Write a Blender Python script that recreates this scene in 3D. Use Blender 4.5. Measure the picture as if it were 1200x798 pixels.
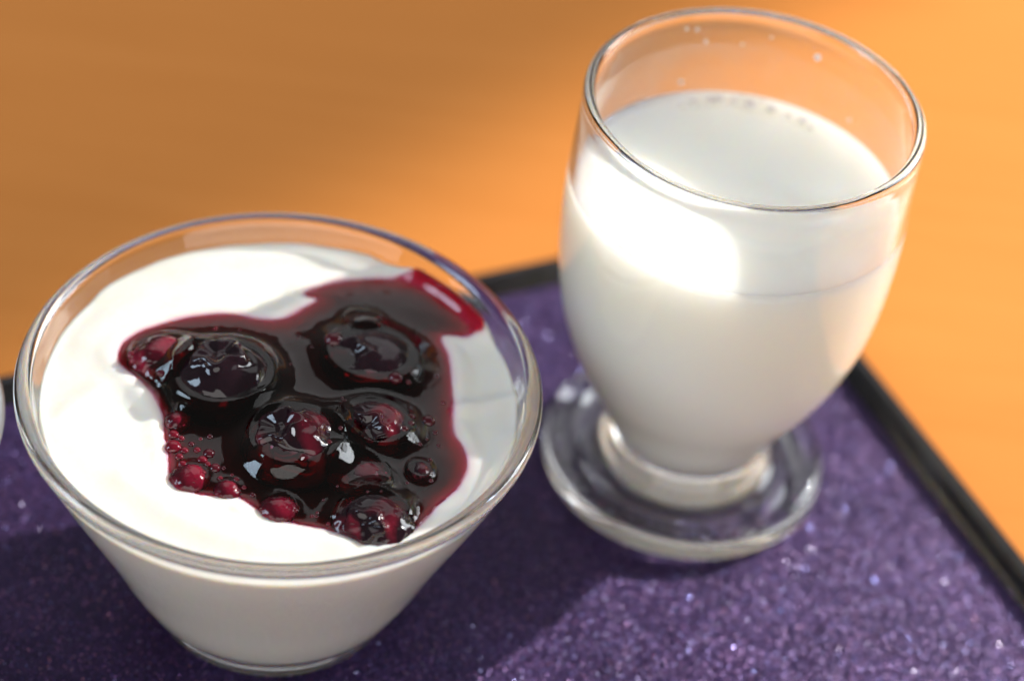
import bpy, math, random
import numpy as np
from mathutils import Vector, Matrix, noise

for o in list(bpy.data.objects):
    bpy.data.objects.remove(o, do_unlink=True)
K = 10.0             # model scale: the light solver needs it larger than life
S = 0.001*K          # everything below is measured in millimetres
OY = 330.0           # shift so that the things stand round the world origin
sc = bpy.context.scene
COL = sc.collection

def W(x, y, z):
    return Vector((x*S, (y-OY)*S, z*S))

# ------------------------------------------------------------------ camera
CAM_H, CAM_F, CAM_P, CAM_R = 348.76, 2589.1, 0.7270, 0.1323
cd = bpy.data.cameras.new('camera')
cam = bpy.data.objects.new('camera', cd)
COL.objects.link(cam)
fw = Vector((0, math.cos(CAM_P), -math.sin(CAM_P)))
rt0 = Vector((1, 0, 0)); up0 = rt0.cross(fw)
rt = math.cos(CAM_R)*rt0 + math.sin(CAM_R)*up0
up = -math.sin(CAM_R)*rt0 + math.cos(CAM_R)*up0
cam.matrix_world = Matrix.Translation(W(0, 0, CAM_H)) @ Matrix((rt, up, -fw)).transposed().to_4x4()
cd.sensor_width = 36.0
cd.lens = CAM_F/1200.0*36.0
cd.clip_start = 0.01*K
cd.clip_end = 50.0*K
cd.dof.use_dof = True
cd.dof.focus_distance = 0.411*K
cd.dof.aperture_fstop = 6.3/K
sc.camera = cam

# ------------------------------------------------------------------ light
SUN_AZ = math.atan2(0.8, 0.6)       # towards the back right
SUN_EL = math.radians(29)
sun_dir = Vector((math.sin(SUN_AZ)*math.cos(SUN_EL), math.cos(SUN_AZ)*math.cos(SUN_EL), math.sin(SUN_EL)))
SUN_D = 3.0*K

w = bpy.data.worlds.new('World'); sc.world = w
w.use_nodes = True
bg = w.node_tree.nodes['Background']
bg.inputs['Color'].default_value = (1.0, 0.97, 0.93, 1)
bg.inputs['Strength'].default_value = 0.11

def aim(o, target):
    o.rotation_euler = (o.location - target).to_track_quat('Z', 'Y').to_euler()

sl = bpy.data.lights.new('sunlight_lamp', 'SPOT')
sl.energy = 600.0*K*K
sl.color = (1.0, 0.93, 0.82)
sl.shadow_soft_size = 0.024*K
sl.cycles.is_caustics_light = True
so = bpy.data.objects.new('sunlight_lamp', sl); COL.objects.link(so)
mid = W(0, 340, 30)
so.location = mid + sun_dir*SUN_D
# the patch of sun ends along a slanted line across the table behind the bowl: cone edge of the lamp
ux = Vector((math.cos(SUN_AZ), -math.sin(SUN_AZ), 0)); vx = sun_dir.cross(ux); vx = vx if vx.z > 0 else -vx
m0 = Vector((0, 340*S, 30*S)); mU, mV = m0.dot(ux), m0.dot(vx)
nU, nV = 0.894, -0.447
eU, eV = -0.409*K, -0.128*K          # a point on the outer edge of the light, in the plane square to it
edge = mid + ux*(eU-mU) + vx*(eV-mV)
axis_pt = edge + (ux*nU+vx*nV)*2.0*K
va, vb = (axis_pt-so.location).normalized(), (edge-so.location).normalized()
sl.spot_size = 2*math.acos(max(-1, min(1, va.dot(vb))))
sl.spot_blend = 0.055
aim(so, axis_pt)

def area(name, loc, target, sx, sy, energy, color, shape='RECTANGLE'):
    l = bpy.data.lights.new(name, 'AREA'); l.shape = shape
    l.size = sx*K; l.size_y = sy*K; l.energy = energy*K*K; l.color = color
    o = bpy.data.objects.new(name, l); COL.objects.link(o)
    o.location = loc*K; aim(o, target); return o
area('window_light_right', Vector((1.75, 1.0, 1.05)), Vector((0, 0, 0)), 0.7, 1.2, 26, (0.90, 0.95, 1.0))
area('window_light_back', Vector((-0.1, 1.9, 1.8)), Vector((0, 0, 0)), 2.4, 1.6, 8, (0.97, 0.98, 1.0))
area('window_light_left', Vector((-1.6, -0.35, 0.95)), Vector((0, 0, 0)), 0.5, 1.0, 13, (0.62, 0.80, 1.0))
area('fill_light_front', Vector((0.15, -1.9, 0.62)), Vector((0, 0, 0.03)), 4.0, 1.9, 34, (1.0, 0.975, 0.94), 'ELLIPSE')  # added soft fill behind the camera, no window; brightens milk and bowl sides

vs = sc.view_settings
sc.display_settings.display_device = 'sRGB'
vs.view_transform = 'Standard'; vs.look = 'None'; vs.exposure = 0.42; vs.gamma = 1.0
vs.use_curve_mapping = False
cy = sc.cycles
cy.use_denoising = True
try: cy.denoiser = 'OPENIMAGEDENOISE'
except Exception: pass
cy.max_bounces = 20; cy.transmission_bounces = 18; cy.glossy_bounces = 8; cy.diffuse_bounces = 5
cy.transparent_max_bounces = 16
cy.caustics_reflective = True; cy.caustics_refractive = True
cy.sample_clamp_indirect = 6.0
cy.blur_glossy = 0.3

# ------------------------------------------------------------------ materials
def mat(name):
    m = bpy.data.materials.new(name); m.use_nodes = True
    nt = m.node_tree; b = nt.nodes['Principled BSDF']
    return m, nt, b
def node(nt, t, **kw):
    n = nt.nodes.new(t)
    for k, v in kw.items():
        if k in n.inputs: n.inputs[k].default_value = v
        else: setattr(n, k, v)
    return n
def ramp(nt, fac, stops):
    r = nt.nodes.new('ShaderNodeValToRGB'); e = r.color_ramp.elements
    while len(e) > 1: e.remove(e[-1])
    e[0].position, e[0].color = stops[0][0], stops[0][1]
    for p, c in stops[1:]:
        q = e.new(p); q.color = c
    nt.links.new(fac, r.inputs[0]); return r
def objcoord(nt):
    return nt.nodes.new('ShaderNodeTexCoord').outputs['Object']

# clear glass
M_GLASS, nt, b = mat('clear_glass')
b.inputs['Base Color'].default_value = (0.985, 0.992, 0.995, 1)
b.inputs['Transmission Weight'].default_value = 1.0
b.inputs['IOR'].default_value = 1.5
b.inputs['Roughness'].default_value = 0.0

# the same glass with the fine wear of a rim
M_GLASSR, nt, b = mat('clear_glass_worn')
b.inputs['Base Color'].default_value = (0.985, 0.992, 0.995, 1)
b.inputs['Transmission Weight'].default_value = 1.0
b.inputs['IOR'].default_value = 1.5
b.inputs['Roughness'].default_value = 0.0
n1 = node(nt, 'ShaderNodeTexNoise', Scale=120.0/K, Detail=2.0, Roughness=0.5)
nt.links.new(objcoord(nt), n1.inputs['Vector'])
bp_ = node(nt, 'ShaderNodeBump', Strength=0.05, Distance=0.0006*K)
nt.links.new(n1.outputs['Fac'], bp_.inputs['Height']); nt.links.new(bp_.outputs['Normal'], b.inputs['Normal'])

# yogurt
M_YOG, nt, b = mat('yogurt')
b.inputs['Base Color'].default_value = (0.80, 0.785, 0.74, 1)
b.inputs['Subsurface Weight'].default_value = 1.0
b.inputs['Subsurface Radius'].default_value = (1.0, 0.68, 0.40)
b.inputs['Subsurface Scale'].default_value = 0.0025*K
b.inputs['Roughness'].default_value = 0.32
b.inputs['IOR'].default_value = 1.35
b.inputs['Specular IOR Level'].default_value = 0.45
at = node(nt, 'ShaderNodeAttribute', attribute_name='stain')     # juice that has soaked into the yogurt
sr = ramp(nt, at.outputs['Fac'], [(0.0, (0.75, 0.73, 0.675, 1)), (0.5, (0.74, 0.62, 0.62, 1)), (1.0, (0.66, 0.30, 0.40, 1))])
nt.links.new(sr.outputs[0], b.inputs['Base Color'])
n1 = node(nt, 'ShaderNodeTexNoise', Scale=900.0/K, Detail=2.0)
nt.links.new(objcoord(nt), n1.inputs['Vector'])
bp_ = node(nt, 'ShaderNodeBump', Strength=0.03, Distance=0.0003*K)
nt.links.new(n1.outputs['Fac'], bp_.inputs['Height']); nt.links.new(bp_.outputs['Normal'], b.inputs['Normal'])

# milk
M_MILK, nt, b = mat('milk')
b.inputs['Base Color'].default_value = (0.88, 0.875, 0.81, 1)
b.inputs['Subsurface Weight'].default_value = 1.0
b.inputs['Subsurface Radius'].default_value = (1.0, 0.86, 0.66)
b.inputs['Subsurface Scale'].default_value = 0.016*K
b.inputs['Roughness'].default_value = 0.06
b.inputs['IOR'].default_value = 1.345
b.inputs['Specular IOR Level'].default_value = 0.5

# milk film left on the glass
M_FILM = bpy.data.materials.new('milk_film'); M_FILM.use_nodes = True
nt = M_FILM.node_tree; nt.nodes.clear()
out = nt.nodes.new('ShaderNodeOutputMaterial'); mx = nt.nodes.new('ShaderNodeMixShader')
tr = nt.nodes.new('ShaderNodeBsdfTransparent'); df = nt.nodes.new('ShaderNodeBsdfDiffuse'); df.inputs[0].default_value = (0.88, 0.86, 0.82, 1)
at = node(nt, 'ShaderNodeAttribute', attribute_name='film')
nz = node(nt, 'ShaderNodeTexNoise', Scale=90.0/K, Detail=3.0, Distortion=0.8)
nt.links.new(objcoord(nt), nz.inputs['Vector'])
r = ramp(nt, nz.outputs['Fac'], [(0.3, (0.35, 0.35, 0.35, 1)), (0.7, (1, 1, 1, 1))])
mu = node(nt, 'ShaderNodeMath', operation='MULTIPLY')
nt.links.new(at.outputs['Fac'], mu.inputs[0]); nt.links.new(r.outputs[0], mu.inputs[1])
nt.links.new(mu.outputs[0], mx.inputs[0]); nt.links.new(tr.outputs[0], mx.inputs[1]); nt.links.new(df.outputs[0], mx.inputs[2])
nt.links.new(mx.outputs[0], out.inputs[0])

# bubbles in the milk
M_MBUB, nt, b = mat('milk_bubble')
b.inputs['Base Color'].default_value = (0.84, 0.77, 0.73, 1)
b.inputs['Roughness'].default_value = 0.08
b.inputs['Coat Weight'].default_value = 0.5

# blueberry sauce: wine red where the layer is thin, nearly black where it is thick
M_SAUCE, nt, b = mat('blueberry_sauce')
b.inputs['Base Color'].default_value = (1, 1, 1, 1)
b.inputs['Transmission Weight'].default_value = 1.0
b.inputs['Roughness'].default_value = 0.0
b.inputs['IOR'].default_value = 1.42
va_ = node(nt, 'ShaderNodeVolumeAbsorption'); va_.inputs['Color'].default_value = (0.91, 0.02, 0.30, 1); va_.inputs['Density'].default_value = 2600.0/K
nt.links.new(va_.outputs[0], nt.nodes['Material Output'].inputs['Volume'])

def berry_mat(name, dark, red, cut):
    m, nt, b = mat(name)
    n1 = node(nt, 'ShaderNodeTexNoise', Scale=75.0/K, Detail=1.5, Roughness=0.5, Distortion=0.8)
    nt.links.new(objcoord(nt), n1.inputs['Vector'])
    r = ramp(nt, n1.outputs['Fac'], [(cut-0.06, dark), (cut+0.08, red)])
    nt.links.new(r.outputs[0], b.inputs['Base Color'])
    b.inputs['Roughness'].default_value = 0.07
    b.inputs['IOR'].default_value = 1.45
    b.inputs['Coat Weight'].default_value = 0.0
    b.inputs['Coat Roughness'].default_value = 0.02
    b.inputs['Subsurface Weight'].default_value = 0.15
    b.inputs['Subsurface Radius'].default_value = (1.0, 0.15, 0.2)
    b.inputs['Subsurface Scale'].default_value = 0.0015*K
    n2 = node(nt, 'ShaderNodeTexNoise', Scale=300.0/K, Detail=1.0)
    nt.links.new(objcoord(nt), n2.inputs['Vector'])
    bp_ = node(nt, 'ShaderNodeBump', Strength=0.10, Distance=0.0006*K)
    nt.links.new(n2.outputs['Fac'], bp_.inputs['Height']); nt.links.new(bp_.outputs['Normal'], b.inputs['Normal'])
    return m
M_BERRY = berry_mat('berry_dark', (0.010, 0.004, 0.007, 1), (0.05, 0.006, 0.014, 1), 0.62)
M_BERRYR = berry_mat('berry_dark_red', (0.012, 0.004, 0.007, 1), (0.13, 0.006, 0.017, 1), 0.52)
M_BERRYC = berry_mat('berry_crimson', (0.035, 0.002, 0.006, 1), (0.20, 0.006, 0.024, 1), 0.48)
M_SBUB, nt, b = mat('sauce_bubble')
b.inputs['Base Color'].default_value = (0.06, 0.004, 0.010, 1)
b.inputs['Roughness'].default_value = 0.03
M_SBUBR, nt, b = mat('sauce_bubble_red')
b.inputs['Base Color'].default_value = (0.22, 0.006, 0.024, 1)
b.inputs['Roughness'].default_value = 0.03
b.inputs['Transmission Weight'].default_value = 0.5
M_STEM, nt, b = mat('berry_stem')
b.inputs['Base Color'].default_value = (0.28, 0.26, 0.08, 1)
b.inputs['Roughness'].default_value = 0.3

# tray
M_LACQ, nt, b = mat('black_lacquer')
n1 = node(nt, 'ShaderNodeTexNoise', Scale=260.0/K, Detail=5.0)
nt.links.new(objcoord(nt), n1.inputs['Vector'])
r = ramp(nt, n1.outputs['Fac'], [(0.35, (0.007, 0.007, 0.008, 1)), (0.75, (0.016, 0.015, 0.016, 1))])
nt.links.new(r.outputs[0], b.inputs['Base Color'])
rr = ramp(nt, n1.outputs['Fac'], [(0.3, (0.13, 0.13, 0.13, 1)), (0.8, (0.26, 0.26, 0.26, 1))])
nt.links.new(rr.outputs[0], b.inputs['Roughness'])

M_GLIT, nt, b = mat('purple_glitter_lacquer')
tc = objcoord(nt)
vo = node(nt, 'ShaderNodeTexVoronoi', Scale=4400.0/K); nt.links.new(tc, vo.inputs['Vector'])      # fine grain
sep = nt.nodes.new('ShaderNodeSeparateColor'); nt.links.new(vo.outputs['Color'], sep.inputs[0])
hue = ramp(nt, sep.outputs[0], [(0.0, (0.012, 0.0075, 0.033, 1)), (0.5, (0.023, 0.014, 0.055, 1)), (0.8, (0.043, 0.025, 0.088, 1)), (0.93, (0.11, 0.048, 0.15, 1)), (1.0, (0.06, 0.06, 0.22, 1))])
cl = node(nt, 'ShaderNodeTexNoise', Scale=45.0/K, Detail=5.0); nt.links.new(tc, cl.inputs['Vector'])
clr = ramp(nt, cl.outputs['Fac'], [(0.3, (0.75, 0.75, 0.78, 1)), (0.7, (1.12, 1.08, 1.1, 1))])
mixc = node(nt, 'ShaderNodeMix', data_type='RGBA', blend_type='MULTIPLY'); mixc.inputs[0].default_value = 1.0
nt.links.new(hue.outputs[0], mixc.inputs[6]); nt.links.new(clr.outputs[0], mixc.inputs[7])
# scattered larger flakes, each its own hue and tilt
fl = node(nt, 'ShaderNodeTexVoronoi', Scale=1250.0/K); nt.links.new(tc, fl.inputs['Vector'])
sf = nt.nodes.new('ShaderNodeSeparateColor'); nt.links.new(fl.outputs['Color'], sf.inputs[0])
lt = node(nt, 'ShaderNodeMath', operation='LESS_THAN'); lt.inputs[1].default_value = 0.16; nt.links.new(fl.outputs['Distance'], lt.inputs[0])
fhue = ramp(nt, sf.outputs[0], [(0.0, (0.42, 0.22, 0.70, 1)), (0.4, (0.70, 0.28, 0.60, 1)), (0.62, (0.75, 0.34, 0.36, 1)), (0.75, (0.25, 0.30, 0.80, 1)), (1.0, (0.62, 0.55, 0.80, 1))])
mixf = node(nt, 'ShaderNodeMix', data_type='RGBA'); nt.links.new(lt.outputs[0], mixf.inputs[0])
nt.links.new(mixc.outputs[2], mixf.inputs[6]); nt.links.new(fhue.outputs[0], mixf.inputs[7])
nt.links.new(mixf.outputs[2], b.inputs['Base Color'])
geo = nt.nodes.new('ShaderNodeNewGeometry')
def tilted(col, amount):
    sub = node(nt, 'ShaderNodeVectorMath', operation='SUBTRACT'); sub.inputs[1].default_value = (0.5, 0.5, 0.5)
    nt.links.new(col, sub.inputs[0])
    scl = node(nt, 'ShaderNodeVectorMath', operation='SCALE'); scl.inputs['Scale'].default_value = amount
    nt.links.new(sub.outputs[0], scl.inputs[0])
    add = node(nt, 'ShaderNodeVectorMath', operation='ADD'); nt.links.new(scl.outputs[0], add.inputs[0]); nt.links.new(geo.outputs['Normal'], add.inputs[1])
    nrm = node(nt, 'ShaderNodeVectorMath', operation='NORMALIZE'); nt.links.new(add.outputs[0], nrm.inputs[0])
    return nrm.outputs[0]
mixn = node(nt, 'ShaderNodeMix', data_type='VECTOR'); nt.links.new(lt.outputs[0], mixn.inputs[0])
nt.links.new(tilted(vo.outputs['Color'], 0.85), mixn.inputs[4]); nt.links.new(tilted(fl.outputs['Color'], 1.0), mixn.inputs[5])
nt.links.new(mixn.outputs[1], b.inputs['Normal'])
mm = node(nt, 'ShaderNodeMath', operation='MULTIPLY_ADD'); nt.links.new(lt.outputs[0], mm.inputs[0]); mm.inputs[1].default_value = 0.7; mm.inputs[2].default_value = 0.30
nt.links.new(mm.outputs[0], b.inputs['Metallic'])
b.inputs['Roughness'].default_value = 0.33
b.inputs['Specular IOR Level'].default_value = 0.18
b.inputs['Coat Weight'].default_value = 0.04
b.inputs['Coat Roughness'].default_value = 0.35

M_CERAM, nt, b = mat('white_glaze')
b.inputs['Base Color'].default_value = (0.80, 0.80, 0.78, 1)
b.inputs['Roughness'].default_value = 0.12

# table: varnished orange wood
M_TABLE, nt, b = mat('orange_wood')
tc = objcoord(nt)
mp = node(nt, 'ShaderNodeMapping'); nt.links.new(tc, mp.inputs['Vector'])
mp.inputs['Rotation'].default_value = (0, 0, math.radians(35)); mp.inputs['Scale'].default_value = (3.0/K, 42.0/K, 8.0/K)
n1 = node(nt, 'ShaderNodeTexNoise', Scale=3.0, Detail=6.0, Roughness=0.62, Distortion=0.5); nt.links.new(mp.outputs[0], n1.inputs['Vector'])
r = ramp(nt, n1.outputs['Fac'], [(0.25, (0.54, 0.190, 0.038, 1)), (0.55, (0.57, 0.206, 0.044, 1)), (0.8, (0.60, 0.222, 0.050, 1))])
nt.links.new(r.outputs[0], b.inputs['Base Color'])
b.inputs['Roughness'].default_value = 0.45
b.inputs['Specular IOR Level'].default_value = 0.08

# ------------------------------------------------------------------ mesh helpers
def smooth_curve(pts, n=6):
    P = [Vector((p[0], p[1])) for p in pts]
    P = [P[0]*2-P[1]] + P + [P[-1]*2-P[-2]]
    outp = []
    def tj(ti, a, b): return ti + max((b-a).length, 1e-6)**0.5
    for i in range(1, len(P)-2):
        p0, p1, p2, p3 = P[i-1], P[i], P[i+1], P[i+2]
        t0 = 0; t1 = tj(t0, p0, p1); t2 = tj(t1, p1, p2); t3 = tj(t2, p2, p3)
        for k in range(n):
            t = t1+(t2-t1)*k/n
            A1 = p0*((t1-t)/(t1-t0))+p1*((t-t0)/(t1-t0)); A2 = p1*((t2-t)/(t2-t1))+p2*((t-t1)/(t2-t1)); A3 = p2*((t3-t)/(t3-t2))+p3*((t-t2)/(t3-t2))
            B1 = A1*((t2-t)/(t2-t0))+A2*((t-t0)/(t2-t0)); B2 = A2*((t3-t)/(t3-t1))+A3*((t-t1)/(t3-t1))
            outp.append(B1*((t2-t)/(t2-t1))+B2*((t-t1)/(t2-t1)))
    outp.append(P[-2].copy())
    for q in outp: q.x = max(q.x, 0.0)
    outp[0].x = pts[0][0]; outp[-1].x = pts[-1][0]
    return outp

def link(o, parent=None):
    COL.objects.link(o)
    if parent is not None: o.parent = parent
    return o

def mesh_obj(name, verts, faces, material, parent=None, smooth=True):
    me = bpy.data.meshes.new(name)
    me.from_pydata(verts, [], faces)
    if smooth: me.polygons.foreach_set('use_smooth', [True]*len(me.polygons))
    me.materials.append(material); me.update()
    return link(bpy.data.objects.new(name, me), parent)

def lathe_part(name, prof, i0, i1, material, parent, seg=160):
    """surface of revolution of prof[i0..i1] (mm); normals come from the whole profile so neighbouring parts join without a seam"""
    n = len(prof); verts = []; faces = []; norms = []; idx = []
    for i in range(i0, i1+1):
        a = prof[max(i-1, 0)]; c = prof[min(i+1, n-1)]
        t = (c-a); t = t.normalized() if t.length > 1e-9 else Vector((1, 0))
        nr, nz = t.y, -t.x
        p = prof[i]
        if p.x < 1e-6:
            idx.append([len(verts)]*seg); verts.append((0, 0, p.y*S)); norms.append((0, 0, 1 if nz > 0 else -1))
        else:
            row = []
            for k in range(seg):
                an = 2*math.pi*k/seg
                row.append(len(verts)); verts.append((p.x*math.cos(an)*S, p.x*math.sin(an)*S, p.y*S))
                norms.append((nr*math.cos(an), nr*math.sin(an), nz))
            idx.append(row)
    for i in range(len(idx)-1):
        A, B = idx[i], idx[i+1]
        for k in range(seg):
            l = (k+1) % seg
            f = [A[k], A[l], B[l], B[k]]
            g = []
            for q in f:
                if q not in g: g.append(q)
            if len(g) >= 3: faces.append(tuple(g))
    o = mesh_obj(name, verts, faces, material, parent)
    o.data.normals_split_custom_set_from_vertices(norms)
    return o

def thing(name, loc, label, cat, group=None):
    o = bpy.data.objects.new(name, None); o.empty_display_size = 0.01
    o.location = loc; COL.objects.link(o); tag(o, label, cat, group); return o
def tag(o, label, cat, group=None):
    o['label'] = label; o['category'] = cat
    if group: o['group'] = group
    return o
def caster(*os):
    for o in os: o.cycles.is_caustics_caster = True
def receiver(*os):
    for o in os: o.cycles.is_caustics_receiver = True

# ------------------------------------------------------------------ table
tz = -5.0
v = [(-1.6*K, -1.2*K, tz*S), (1.6*K, -1.2*K, tz*S), (1.6*K, 2.2*K, tz*S), (-1.6*K, 2.2*K, tz*S)]
th = 0.028*K
v += [(x, y, z-th) for x, y, z in v]
table = mesh_obj('table_top', v, [(0, 1, 2, 3), (7, 6, 5, 4), (0, 4, 5, 1), (1, 5, 6, 2), (2, 6, 7, 3), (3, 7, 4, 0)], M_TABLE, smooth=False)
table['kind'] = 'structure'

# ------------------------------------------------------------------ tray
TC = W(56.56, 448.19, 0); YAW = 0.5101
TW, TD = 420.0, 300.0       # size of the tray: width, depth
tray = thing('serving_tray', TC, 'purple glitter serving tray with raised black edge under bowl and glass', 'tray')
tray.rotation_euler = (0, 0, YAW)
# local: corner at 0,0; the tray reaches to -x and -y
def rounded(x0, y0, x1, y1, r, n=8):
    pts = []
    for cx, cy_, a0 in ((x1-r, y1-r, 0), (x0+r, y1-r, 90), (x0+r, y0+r, 180), (x1-r, y0+r, 270)):
        for k in range(n+1):
            a = math.radians(a0+90*k/n); pts.append((cx+r*math.cos(a), cy_+r*math.sin(a)))
    return pts
def sheet_loops(name, loops, material, parent, cap=True):
    verts = []; faces = []; n = len(loops[0][0])
    for pts, z in loops:
        verts += [(x*S, y*S, z*S) for x, y in pts]
    for i in range(len(loops)-1):
        for k in range(n):
            l = (k+1) % n
            faces.append((i*n+k, i*n+l, (i+1)*n+l, (i+1)*n+k))
    if cap: faces.append(tuple(range((len(loops)-1)*n, len(loops)*n)))
    return mesh_obj(name, verts, faces, material, parent, smooth=False)
def inset(d): return rounded(-TW+d, -TD+d, -d, -d, max(6.0-d*0.6, 1.2))
panel = sheet_loops('base_panel', [(inset(4.5), -3.5), (inset(4.5), 0.0)], M_GLIT, tray)
rimo = sheet_loops('raised_edge', [(inset(1.2), tz+0.02), (inset(0.3), tz+1.2), (inset(0.0), 2.6), (inset(0.25), 3.5), (inset(0.9), 4.0), (inset(2.6), 4.05), (inset(3.4), 3.85), (inset(3.9), 3.3), (inset(4.4), 1.2), (inset(5.2), 0.25), (inset(6.2), 0.03), (inset(6.3), -0.4)], M_LACQ, tray, cap=False)
for p in rimo.data.polygons: p.use_smooth = True
under = sheet_loops('underside', [(inset(1.4), tz+0.05), (inset(1.5), -3.6)], M_LACQ, tray)

# ------------------------------------------------------------------ glass bowl
BX, BY = -42.56, 306.13
bowl_prof = smooth_curve([(0, 1.3), (12, 1.3), (18.5, 1.1), (21.2, 0.4), (22.8, 0.05), (24.2, 0.25), (25.1, 1.2), (25.5, 2.6), (26.3, 4.4), (28.4, 8.0), (31.8, 15), (35.9, 25), (40.3, 35), (44.7, 45), (47.6, 52), (49.2, 55.8), (50.0, 57.8), (50.0, 59.0), (49.2, 59.8), (48.0, 59.75), (46.95, 58.9), (46.4, 57.3), (45.1, 53), (42.3, 45), (37.9, 35), (33.4, 25), (29.5, 16.5), (27.4, 12), (25.8, 9.7), (23.2, 8.4), (19, 7.8), (10, 7.5), (0, 7.4)], 5)
def idx_of(prof, z, lo=0, rising=True):
    for i in range(lo, len(prof)):
        if (rising and prof[i].y >= z) or (not rising and prof[i].y <= z): return i
def split_glass(parent, prof, zfoot, zrim, foot_name='foot', wall_name='wall', M_GLASS=M_GLASS, M_GLASSR=M_GLASSR):
    a = idx_of(prof, zfoot); b_ = idx_of(prof, zrim, a); top = max(range(len(prof)), key=lambda i: prof[i].y)
    c = idx_of(prof, zrim, top, False)
    ps = [lathe_part(foot_name, prof, 0, a, M_GLASS, parent), lathe_part(wall_name, prof, a, b_, M_GLASS, parent),
          lathe_part('rim', prof, b_, c, M_GLASSR, parent), lathe_part('inner_wall', prof, c, len(prof)-1, M_GLASS, parent)]
    if M_GLASSR is not M_GLASS: caster(*ps)
    return ps
bowl = thing('glass_bowl', W(BX, BY, 0.0), 'clear glass bowl full of white yogurt topped with dark blueberry sauce', 'bowl')
split_glass(bowl, bowl_prof, 4.4, 56.5)

# ------------------------------------------------------------------ back-projection of traced points on to a level (only to get true plan positions)
fwn, rtn, upn = np.array(fw), np.array(rt), np.array(up)
def plan(px, py, z):
    d = fwn*CAM_F + rtn*(px-600) + upn*(399-py)
    k = (z-CAM_H)/d[2]
    return np.array([d[0]*k, d[1]*k])
def in_bowl(px, py, z): return plan(px, py, z) - np.array([BX, BY])

LEVEL = 53.7
outline_px = [(138,412),(145,400),(160,390),(185,380),(215,372),(245,368),(265,367),(285,369),(300,374),(318,376),(335,373),(346,367),(357,360),(366,355),(374,351),(364,349),(354,346),(360,341),(375,335),(400,329),(430,326),(460,327),(478,326),(482,320),(488,317),(500,319),(520,328),(545,345),(558,360),(567,375),(566,384),(558,392),(546,396),(533,393),(520,392),(516,396),(519,404),(525,415),(528,435),(530,460),(531,480),(530,500),(533,512),(541,522),(547,535),(548,550),(543,562),(535,575),(522,585),(512,593),(500,608),(488,620),(470,630),(450,634),(425,633),(400,628),(385,622),(365,618),(340,613),(320,607),(300,597),(285,585),(270,582),(250,581),(235,580),(215,574),(203,566),(197,555),(197,540),(195,525),(192,505),(192,490),(188,480),(178,465),(165,450),(155,440),(145,432),(139,424)]
LIP_PX = {(482,320), (488,317), (500,319), (520,328), (545,345), (558,360), (567,375), (566,384)}
poly = np.array([in_bowl(x, y, LEVEL+(1.9 if (x, y) in LIP_PX else 0.2)) for x, y in outline_px])
plim = np.array([46.0 if q in LIP_PX else 44.9 for q in outline_px])
prr = np.sqrt((poly**2).sum(1)); poly = poly*np.minimum(1, plim/prr)[:, None]
for _ in range(3):
    nxt = np.roll(poly, -1, axis=0)
    poly = np.stack([poly*0.75+nxt*0.25, poly*0.25+nxt*0.75], 1).reshape(-1, 2)
def sdf_poly(P, V):
    d = np.full(len(P), 1e9); ins = np.zeros(len(P), bool)
    for i in range(len(V)):
        a, b_ = V[i], V[(i+1) % len(V)]
        e = b_-a; wv = P-a
        t = np.clip((wv@e)/(e@e+1e-12), 0, 1)
        q = wv-t[:, None]*e; d = np.minimum(d, (q**2).sum(1))
        c = ((a[1] <= P[:, 1]) & (b_[1] > P[:, 1])) | ((b_[1] <= P[:, 1]) & (a[1] > P[:, 1]))
        with np.errstate(divide='ignore', invalid='ignore'):
            xx = a[0]+(P[:, 1]-a[1])/(b_[1]-a[1]+1e-15)*e[0]
        ins ^= c & (P[:, 0] < xx)
    d = np.sqrt(d); return np.where(ins, -d, d)
def sstep(a, b_, x):
    t = np.clip((x-a)/(b_-a), 0, 1); return t*t*(3-2*t)

def vnoise(P, scale, seed):
    return np.array([noise.noise((p[0]*scale+seed, p[1]*scale-seed*1.7, seed*0.37)) for p in P])

# the raised lip of sauce along the wall (upper right) and the folds of the yogurt
lip = np.array([in_bowl(x, y, LEVEL+1.6) for x, y in ((489,323),(505,327),(528,341),(548,359),(561,379))])
lip = lip*np.minimum(1, 44.9/np.sqrt((lip**2).sum(1)))[:, None]
def dist_line(P, L):
    d = np.full(len(P), 1e9)
    for a, b_ in zip(L[:-1], L[1:]):
        e = b_-a; wv = P-a; t = np.clip((wv@e)/(e@e), 0, 1)
        d = np.minimum(d, np.sqrt(((wv-t[:, None]*e)**2).sum(1)))
    return d
folds = [  # polyline in the photograph's plan, height, width either side
    ([(62,505),(90,478),(120,458),(150,452),(172,466)], 1.1, 3.4),
    ([(120,345),(190,318),(270,304),(350,300),(430,305)], 0.9, 3.0),
    ([(150,560),(200,600),(260,625),(330,640),(400,645)], 0.9, 3.6),
    ([(535,482),(565,478),(600,470)], 0.8, 1.9),
    ([(548,600),(575,560),(600,520)], 0.9, 2.6),
    ([(100,400),(130,375),(180,352),(240,342),(300,345)], 0.6, 3.4),
]
folds = [(np.array([in_bowl(x, y, LEVEL) for x, y in f]), hgt, wd) for f, hgt, wd in folds]
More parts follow.
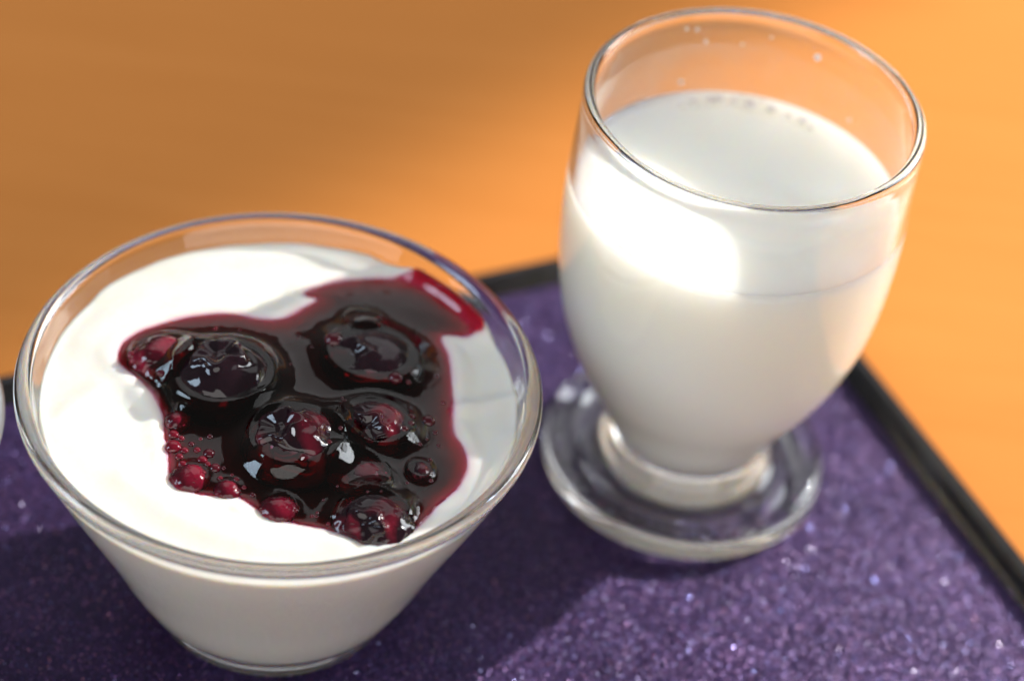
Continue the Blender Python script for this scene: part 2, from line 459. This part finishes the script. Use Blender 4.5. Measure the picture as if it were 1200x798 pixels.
def yog_height(P):
    r_ = np.sqrt((P**2).sum(1))
    h = np.full(len(P), LEVEL)
    h += 0.7*np.exp(-np.maximum(45.6-r_, 0)/1.1)
    h += 0.35*vnoise(P, 0.055, 3.1) + 0.12*vnoise(P, 0.16, 7.7)
    for L, hgt, wd in folds:
        d = dist_line(P, L); h += hgt*np.exp(-(d/wd)**2)
    h += 1.5*np.exp(-(dist_line(P, lip)/2.8)**2)
    sd = sdf_poly(P, poly)+0.32*vnoise(P, 0.33, 9.4)+0.14*vnoise(P, 0.9, 1.9)
    h += 0.55*np.exp(-((sd-1.6)/2.2)**2)*(sd > -1.0)
    lobe = in_bowl(228, 540, LEVEL)
    h -= 4.6*sstep(0.4, -8.0, sd)*(1-0.5*np.exp(-((P-lobe)**2).sum(1)/70.0))*(1-0.8*np.exp(-(dist_line(P, lip)/3.0)**2))
    return h, sd

def inner_r(prof, z):
    top = max(range(len(prof)), key=lambda i: prof[i].y)
    for i in range(top, len(prof)-1):
        a, b_ = prof[i], prof[i+1]
        if a.y >= z >= b_.y and a.y != b_.y:
            return a.x+(b_.x-a.x)*(a.y-z)/(a.y-b_.y)
    return 0.0
def inner_curve(prof, zmax):
    top = max(range(len(prof)), key=lambda i: prof[i].y)
    return [p for p in reversed(prof[top:]) if p.y < zmax]

EMB = 0.07      # filling reaches this far into the glass so that no film of air stays between them
def filling(name, prof, level, hfun, material, parent_loc, seg=260, rings=110):
    verts = []; faces = []; rows = []
    cur = [p for p in inner_curve(prof, level-0.6)]
    for j, p in enumerate(cur):
        if p.x < 1e-4:
            rows.append([len(verts)]*seg); verts.append((0, 0, (p.y-EMB)*S)); continue
        row = []
        for k in range(seg):
            a = 2*math.pi*k/seg; rr_ = p.x+EMB
            row.append(len(verts)); verts.append((rr_*math.cos(a)*S, rr_*math.sin(a)*S, (p.y-EMB*0.3)*S))
        rows.append(row)
    ang = np.arange(seg)*2*np.pi/seg
    Redge = inner_r(prof, level+0.3)+EMB
    ts = 1-(1-np.linspace(1, 0, rings))**1.15
    for t in np.linspace(1, 0, rings):
        if t <= 1e-6:
            P = np.array([[0.0, 0.0]]); h = hfun(P)
            rows.append([len(verts)]*seg); verts.append((0, 0, float(h[0])*S)); continue
        P = np.stack([np.cos(ang), np.sin(ang)], 1)*Redge*t
        h = hfun(P)
        if t == 1.0:
            Rr = np.array([inner_r(prof, z)+EMB for z in h]); P = P/Redge*Rr[:, None]
        row = []
        for k in range(seg):
            row.append(len(verts)); verts.append((P[k, 0]*S, P[k, 1]*S, float(h[k])*S))
        rows.append(row)
    for i in range(len(rows)-1):
        A, B = rows[i], rows[i+1]
        for k in range(seg):
            l = (k+1) % seg; g = []
            for q in (A[k], A[l], B[l], B[k]):
                if q not in g: g.append(q)
            if len(g) >= 3: faces.append(tuple(g))
    o = mesh_obj(name, verts, faces, material); o.location = parent_loc
    return o
yog = filling('yogurt', bowl_prof, LEVEL, lambda P: yog_height(P)[0], M_YOG, W(BX, BY, 0.0))
vv = np.empty(len(yog.data.vertices)*3, np.float32); yog.data.vertices.foreach_get('co', vv); vv = vv.reshape(-1, 3)/S
stain = np.zeros(len(vv), np.float32); topv = vv[:, 2] > LEVEL-6
sdv = sdf_poly(vv[topv, :2].astype(float), poly); nzv = vnoise(vv[topv, :2], 0.25, 6.6)
stain[topv] = np.exp(-np.maximum(sdv, 0)/(0.7+0.5*nzv))*(sdv > -6)
stain[vv[:, 2] < LEVEL-5.5] = 0
at = yog.data.attributes.new('stain', 'FLOAT', 'POINT'); at.data.foreach_set('value', stain)
tag(yog, 'thick white yogurt with soft folds filling the glass bowl', 'yogurt')
receiver(yog)

# ------------------------------------------------------------------ berries and sauce
SL = LEVEL+0.25      # level of the sauce
# px, py, radius mm, squash z, how far the middle lies above the sauce level (in radii), stretch xy, turn, material, calyx direction (or None), label
BERRIES = [
    (262, 432, 9.20, 0.88, 0.10, 1.06, 0.3, 'D', (-0.10, 0.25, 1.0), 'largest whole blueberry at the sauce\'s left, next to the crimson one'),
    (190, 412, 5.66, 0.80, 0.05, 1.10, 0.6, 'C', None, 'translucent crimson berry at the far left tip of the sauce'),
    (437, 412, 8.26, 0.62, 0.00, 1.15, -0.25, 'D', (-0.55, -0.45, 1.0), 'flat dark blueberry with ring shaped crown toward the back of the sauce'),
    (347, 508, 8.97, 0.84, 0.05, 1.0, 0.0, 'R', (-0.45, 0.05, 1.0), 'wrinkled blueberry with red side in the middle of the sauce'),
    (440, 492, 6.37, 0.78, 0.05, 1.12, -0.2, 'R', (-0.1, -0.6, 1.0), 'small shiny blueberry just right of the wrinkled one'),
    (420, 553, 5.07, 0.50, 0.05, 1.25, -0.2, 'R', None, 'small flattened berry lying between middle and front berries'),
    (439, 602, 6.7, 0.60, -0.02, 1.10, 0.15, 'R', (-0.35, -0.55, 1.0), 'blueberry with open crown at the front edge of the sauce'),
    (222, 556, 3.36, 0.70, 0.05, 1.10, 0.5, 'C', None, 'crimson berry scrap at the lower left corner of the sauce'),
    (327, 592, 3.15, 0.70, 0.00, 1.15, 0.1, 'C', None, 'crimson berry scrap at the front below the wrinkled blueberry'),
    (208, 490, 2.42, 0.80, 0.10, 1.0, 0.0, 'C', None, 'tiny crimson berry on the left edge below the largest one'),
    (492, 550, 2.42, 0.75, 0.10, 1.0, 0.0, 'R', None, 'tiny dark berry alone near the right edge of the sauce'),
    (425, 376, 3.36, 0.55, 0.00, 1.20, -0.1, 'D', None, 'low rounded berry hump behind the flat ringed blueberry'),
    (266, 571, 2.31, 0.75, 0.05, 1.1, 0.0, 'C', None, 'tiny crimson berry at the front left edge of the sauce'),
    (330, 545, 3.57, 0.75, 0.10, 1.1, 0.2, 'R', (0.2, -0.5, 1.0), 'small wrinkled berry half under the one with red side'),
]
bc = []
for (px, py, r_, sq, lift, st, tw, kind, cal, lab) in BERRIES:
    c = in_bowl(px, py, SL+r_*sq*0.55)
    bc.append((c[0], c[1], SL+(lift-0.14)*r_*sq, r_, sq, st, tw))

# sauce height field
step = 0.26
mn, mxx = poly.min(0)-2, poly.max(0)+2
xs = np.arange(mn[0], mxx[0], step); ys = np.arange(mn[1], mxx[1], step)
GX, GY = np.meshgrid(xs, ys); P = np.stack([GX.ravel(), GY.ravel()], 1)
yh, sd = yog_height(P)
d_in = np.maximum(-sd, 0)
film = 1-np.exp(-d_in/1.0)
h = SL + 0.0*P[:, 0]
h = np.where(sd < 0, SL+0.75*(1-np.exp(-d_in/1.3))-0.05, SL-0.05-2.0*sd)
# at the edge the bead starts on the yogurt
edge_y = LEVEL+0.55*math.exp(-(1.6/2.2)**2)
h += (np.exp(-d_in/2.5))*(yh-(SL-0.05)-0.0)*(sd < 0)*0.9 + 0.12*(sd < 0)*np.sqrt(np.clip(d_in/0.4, 0, 1))
h += (0.22*vnoise(P, 0.11, 11.3)+0.10*vnoise(P, 0.24, 21.0))*film
# raised lip
dl = dist_line(P, lip)
h = np.where(sd < 0.2, np.maximum(h, yh+0.2+0.55*np.exp(-(dl/2.1)**2)), h)*(dl < 4.5)+h*(dl >= 4.5)
thick = np.clip(1-np.exp(-d_in*(1+0.5*vnoise(P, 0.15, 2.0))/3.2), 0, 1)
streak = np.array([in_bowl(x, y, LEVEL+0.3) for x, y in ((358,346),(380,338),(410,331),(440,329),(472,330))])
thick = thick*(1-0.88*np.exp(-(dl/2.3)**2))*(1-0.6*np.exp(-(dist_line(P, streak)/1.5)**2))
for (x, y, z, r_, sq, st, tw) in bc:
    ca, sa = math.cos(tw), math.sin(tw)
    lx = ((P[:, 0]-x)*ca+(P[:, 1]-y)*sa)/st; ly = (-(P[:, 0]-x)*sa+(P[:, 1]-y)*ca)
    rho = np.sqrt(lx**2+ly**2)
    k = (SL+0.6-z)/(r_*sq); rc = r_*math.sqrt(max(1-k*k, 0.1))
    dd = rho-rc
    rise = 0.42*r_*sq*sstep(0.2, 3.2, d_in)
    h += np.where(dd > 0, rise*(0.65*np.exp(-(dd/(0.40*r_))**2)+0.35*np.exp(-dd/(0.10*r_))), rise)*film
h = np.where(sd < 0.25, h, np.minimum(h, yh-0.4))
ny, nx = GX.shape
keep = (sd < 1.2).reshape(ny, nx)
vid = -np.ones(ny*nx, int); used = np.where(keep.ravel())[0]; vid[used] = np.arange(len(used))
verts = np.stack([P[used, 0]*S, P[used, 1]*S, h[used]*S], 1)
V2 = vid.reshape(ny, nx); faces = []
q = keep[:-1, :-1] & keep[1:, :-1] & keep[:-1, 1:] & keep[1:, 1:]
for j, i in zip(*np.where(q)):
    faces.append((int(V2[j, i]), int(V2[j, i+1]), int(V2[j+1, i+1]), int(V2[j+1, i])))
sauce = thing('blueberry_sauce', W(BX, BY, 0), 'glossy near black blueberry sauce pooled on the yogurt with wine red edges', 'sauce')
pool = mesh_obj('sauce_pool', [tuple(map(float, a)) for a in verts], faces, M_SAUCE, sauce)
at = pool.data.attributes.new('thick', 'FLOAT', 'POINT'); at.data.foreach_set('value', thick[used].astype(np.float32))
caster(pool)

def ico(n):
    import bmesh
    bm = bmesh.new(); bmesh.ops.create_icosphere(bm, subdivisions=n, radius=1.0)
    vs_ = [v.co.copy() for v in bm.verts]; fs = [tuple(v.index for v in f.verts) for f in bm.faces]; bm.free(); return vs_, fs
ICO6, ICO3 = ico(6), ico(3)
random.seed(4)
for n_, ((px, py, r_, sq, lift, st, tw, kind, cal, lab), (x, y, z, *_)) in enumerate(zip(BERRIES, bc)):
    verts = []
    sd_ = Vector((n_*7.3+1.1, n_*3.1, n_*1.7))
    ax = Vector(cal).normalized() if cal else None
    if ax:
        e1 = ax.orthogonal().normalized(); e2 = ax.cross(e1)
    wr = {'D': 0.032, 'R': 0.060, 'C': 0.05}[kind]
    for c in ICO6[0]:
        q = c*1.5+sd_
        w1 = noise.noise(q); 
        rid = 1-math.sqrt(noise.noise(c*1.7+sd_*2+Vector((w1, w1, 0))*0.9)**2+0.006)*2
        rid2 = 1-math.sqrt(noise.noise(c*3.2+sd_*3+Vector((w1, -w1, w1))*1.4)**2+0.01)*2
        rad = 1+0.07*w1+wr*0.75*rid*abs(rid)+wr*0.3*rid2
        if ax:
            an = c.angle(ax); ph = math.atan2(c.dot(e2), c.dot(e1))
            star = 1+0.16*math.cos(5*ph+n_)
            a1 = an/(0.40*star)
            rad += -0.17*math.exp(-(a1/0.72)**4)+0.085*math.exp(-((a1-1.12)/0.22)**2)+0.035*math.exp(-(a1/0.22)**2)
            rad += -0.03*math.exp(-((a1-1.75)/0.3)**2)
        p = c*rad*r_
        px_, py_ = p.x*st, p.y
        verts.append(((px_*math.cos(tw)-py_*math.sin(tw))*S, (px_*math.sin(tw)+py_*math.cos(tw))*S, p.z*sq*S))
    o = mesh_obj('blueberry', verts, ICO6[1], {'D': M_BERRY, 'R': M_BERRYR, 'C': M_BERRYC}[kind])
    o.location = W(BX+x, BY+y, z)
    tag(o, lab, 'berry', 'berries in the sauce'); receiver(o)

# small bubbles and seeds sitting in the sauce
def sauce_z(x, y):
    i = int(round((x-xs[0])/step)); j = int(round((y-ys[0])/step))
    if 0 <= i < nx and 0 <= j < ny: return float(h.reshape(ny, nx)[j, i])
    return SL
BUB = [(245,531,1.15,'d'),(237,539,1.0,'r'),(252,548,1.1,'d'),(203,507,1.1,'r'),(203,521,1.6,'r'),(216,526,0.8,'r'),(246,512,0.6,'d'),(235,514,0.4,'r'),
       (463,451,1.4,'d'),(478,453,0.6,'d'),(391,407,1.9,'d'),(482,495,0.7,'d'),(481,504,0.65,'d'),(473,511,0.8,'d'),(502,492,1.4,'d'),(504,538,0.5,'d'),
       (189,447,0.9,'d'),(155,420,1.0,'r'),(162,417,0.8,'r'),(252,384,0.5,'r'),(281,386,0.35,'r'),(277,562,0.6,'r'),(272,556,0.4,'r'),(366,602,0.4,'r'),(372,599,0.35,'r'),
       (385,612,0.45,'r'),(371,603,0.3,'r'),(379,586,0.3,'d'),(395,575,0.3,'d'),(346,598,0.5,'r'),(302,600,0.6,'r'),(515,335,0.6,'r'),(560,370,0.5,'r'),(401,470,0.35,'d'),(404,476,0.3,'d'),
       (500,515,0.35,'d'),(430,585,0.3,'d'),(446,584,0.25,'d'),(312,605,0.5,'r'),(228,563,0.7,'r'),(212,512,0.7,'r'),(224,519,0.6,'d'),(231,526,0.7,'r'),(243,545,0.6,'r'),(262,548,0.5,'d'),(258,560,0.55,'r'),(238,556,0.5,'r'),(210,533,0.8,'r'),(286,570,0.5,'r'),(296,578,0.6,'d'),(510,505,0.6,'d'),(514,520,0.5,'d'),(492,522,0.45,'d'),(505,562,0.5,'d'),(477,566,0.4,'d'),(520,470,0.5,'r'),(512,440,0.45,'d'),(350,395,0.4,'d'),(365,410,0.3,'d'),(340,430,0.35,'d'),(398,520,0.5,'d'),(385,535,0.6,'r'),(214,545,0.8,'r')]
bub_me = {}
for k_, m_ in (('d', M_SBUB), ('r', M_SBUBR)):
    me = bpy.data.meshes.new('bubble'); me.from_pydata([tuple(c) for c in ICO3[0]], [], ICO3[1]); me.polygons.foreach_set('use_smooth', [True]*len(me.polygons))
    me.materials.append(m_); bub_me[k_] = me
for px, py, r_, k_ in BUB:
    c = in_bowl(px, py, SL+0.8)
    o = link(bpy.data.objects.new('bubble', bub_me[k_]), sauce)
    zz = sauce_z(c[0], c[1])
    o.location = (c[0]*S, c[1]*S, (zz-0.12*r_)*S); o.scale = (r_*S, r_*S, r_*0.75*S)

# ------------------------------------------------------------------ footed glass with milk
GX0, GY0 = 41.30, 358.70
gl_prof = smooth_curve([(0, 0.9), (14, 0.85), (22, 0.6), (26.4, 0.2), (28.4, 0.03), (30.2, 0.6), (31.4, 2.3), (31.5, 4.6), (30.6, 6.6), (28.6, 7.5), (26.0, 6.9), (23.4, 5.7), (21.0, 5.6), (19.2, 6.9), (18.5, 8.8), (17.5, 10.3), (16.9, 11.6), (17.4, 13.2), (20.4, 19.4), (23.6, 26), (27.0, 32.2), (30.3, 40), (32.65, 48), (34.0, 56), (34.65, 64), (34.9, 72), (34.75, 80), (34.3, 90), (34.0, 95.5), (34.1, 97.9), (33.8, 99.4), (32.85, 100.0), (31.9, 99.5), (31.35, 98.0), (31.6, 95.2), (32.15, 90), (32.75, 80), (33.0, 72), (32.75, 64), (32.1, 56), (30.8, 48), (28.4, 40), (25.1, 32.3), (21.8, 26.2), (18.6, 20.4), (16.0, 16.2), (13.2, 13.6), (9.5, 12.3), (5, 11.8), (0, 11.6)], 5)
glass = thing('milk_glass', W(GX0, GY0, 0), 'rounded clear glass on a thick round foot holding milk', 'glass')
split_glass(glass, gl_prof, 11.4, 97.2, wall_name='body')
MILK_L = 78.3
MB = []
for px, py, r_ in ((813,119,0.8),(834,117,1.0),(843,115,0.9),(860,117,0.75),(880,121,1.2),(904,127,1.0),(925,134,0.6),(941,141,0.8),(870,114,0.5),(893,118,0.5),(797,122,0.4),(951,149,0.5)):
    c = plan(px, py, MILK_L+0.8)-np.array([GX0, GY0])
    rr_ = math.hypot(*c); lim = 33.0-r_*1.15
    if rr_ > lim: c = c*lim/rr_
    MB.append((c[0], c[1], r_))
def milk_h(P):
    r_ = np.sqrt((P**2).sum(1))
    hh = MILK_L+0.9*np.exp(-(33.05-r_)/0.9)
    for x, y, rb in MB:
        d = np.sqrt((P[:, 0]-x)**2+(P[:, 1]-y)**2)
        hh += 0.55*np.exp(-((d-rb*1.25)/(0.55*rb))**2)
    return hh
milk = thing('milk', W(GX0, GY0, 0), 'white milk filling the footed glass to three quarters', 'milk')
mk = filling('milk_body', gl_prof, MILK_L, milk_h, M_MILK, (0, 0, 0), seg=260, rings=120); mk.parent = milk
receiver(mk)
for x, y, rb in MB:
    dome = [(c.x*rb*S, c.y*rb*S, c.z*rb*0.75*S) for c in ICO3[0]]
    o = mesh_obj('bubble', dome, ICO3[1], M_MBUB, milk); o.location = (x*S, y*S, (MILK_L+0.6)*S)
# film and droplets of milk on the inside of the glass above the level
top = max(range(len(gl_prof)), key=lambda i: gl_prof[i].y)
zz = np.linspace(MILK_L+0.6, 96.5, 30); seg = 180; A0, A1 = 0.0, 2*math.pi
verts = []; faces = []; fa = []
for j, z in enumerate(zz):
    for k in range(seg+1):
        a = A0+(A1-A0)*k/seg; rr_ = inner_r(gl_prof, z)-0.05
        verts.append((rr_*math.cos(a)*S, rr_*math.sin(a)*S, z*S))
        tide = 91.0+3.2*noise.noise((math.cos(a)*1.6, math.sin(a)*1.6, 0.3))+1.2*noise.noise((math.cos(a)*5, math.sin(a)*5, 4.0))
        f = 0.22*(1-sstep(tide-0.8, tide+0.5, np.array(z)))+0.25*math.exp(-(z-MILK_L)/1.8)
        fa.append(float(f)*(0.45+0.55*sstep(-0.3, 0.7, np.array(-math.cos(a)))))
for j in range(len(zz)-1):
    for k in range(seg):
        q = j*(seg+1)+k; faces.append((q, q+1, q+seg+2, q+seg+1))
fo = mesh_obj('milk_film', verts, faces, M_FILM, milk)
at = fo.data.attributes.new('film', 'FLOAT', 'POINT'); at.data.foreach_set('value', fa)
for px, py, z, r_ in ((957,69,93.5,0.75),(803,104,82,0.55),(828,51,92.5,0.45),(816,33,96,0.45),(800,28,96.5,0.4),(985,146,82.5,0.4),(870,52,92,0.35),(905,40,95,0.35)):
    c = plan(px, py, z)-np.array([GX0, GY0]); rr_ = inner_r(gl_prof, z)-0.12; c = c*rr_/math.hypot(*c)
    o = mesh_obj('droplet', [(q.x*r_*S, q.y*r_*S, q.z*r_*S) for q in ICO3[0]], ICO3[1], M_MILK, milk)
    o.location = (c[0]*S, c[1]*S, z*S)

# ------------------------------------------------------------------ second dish, just reaching into the frame at the left
dish_prof = smooth_curve([(0, 1.0), (14, 1.0), (17, 0.1), (19, 0.3), (20.2, 2), (26, 12), (33, 26), (38, 38), (39.6, 42.2), (39.9, 43.6), (39.4, 44.4), (38.5, 44.4), (37.8, 43.4), (36.2, 38), (31, 26), (24, 12), (19, 5), (14, 4), (0, 4)], 5)
dc = plan(3, 496, 44.0)
dish = thing('white_dish', W(dc[0]-39.2, dc[1]-6.0, 0), 'white dish whose rim just shows at the left picture edge', 'dish')
split_glass(dish, dish_prof, 3.0, 41.5, M_GLASS=M_CERAM, M_GLASSR=M_CERAM)
receiver(panel, rimo, table)
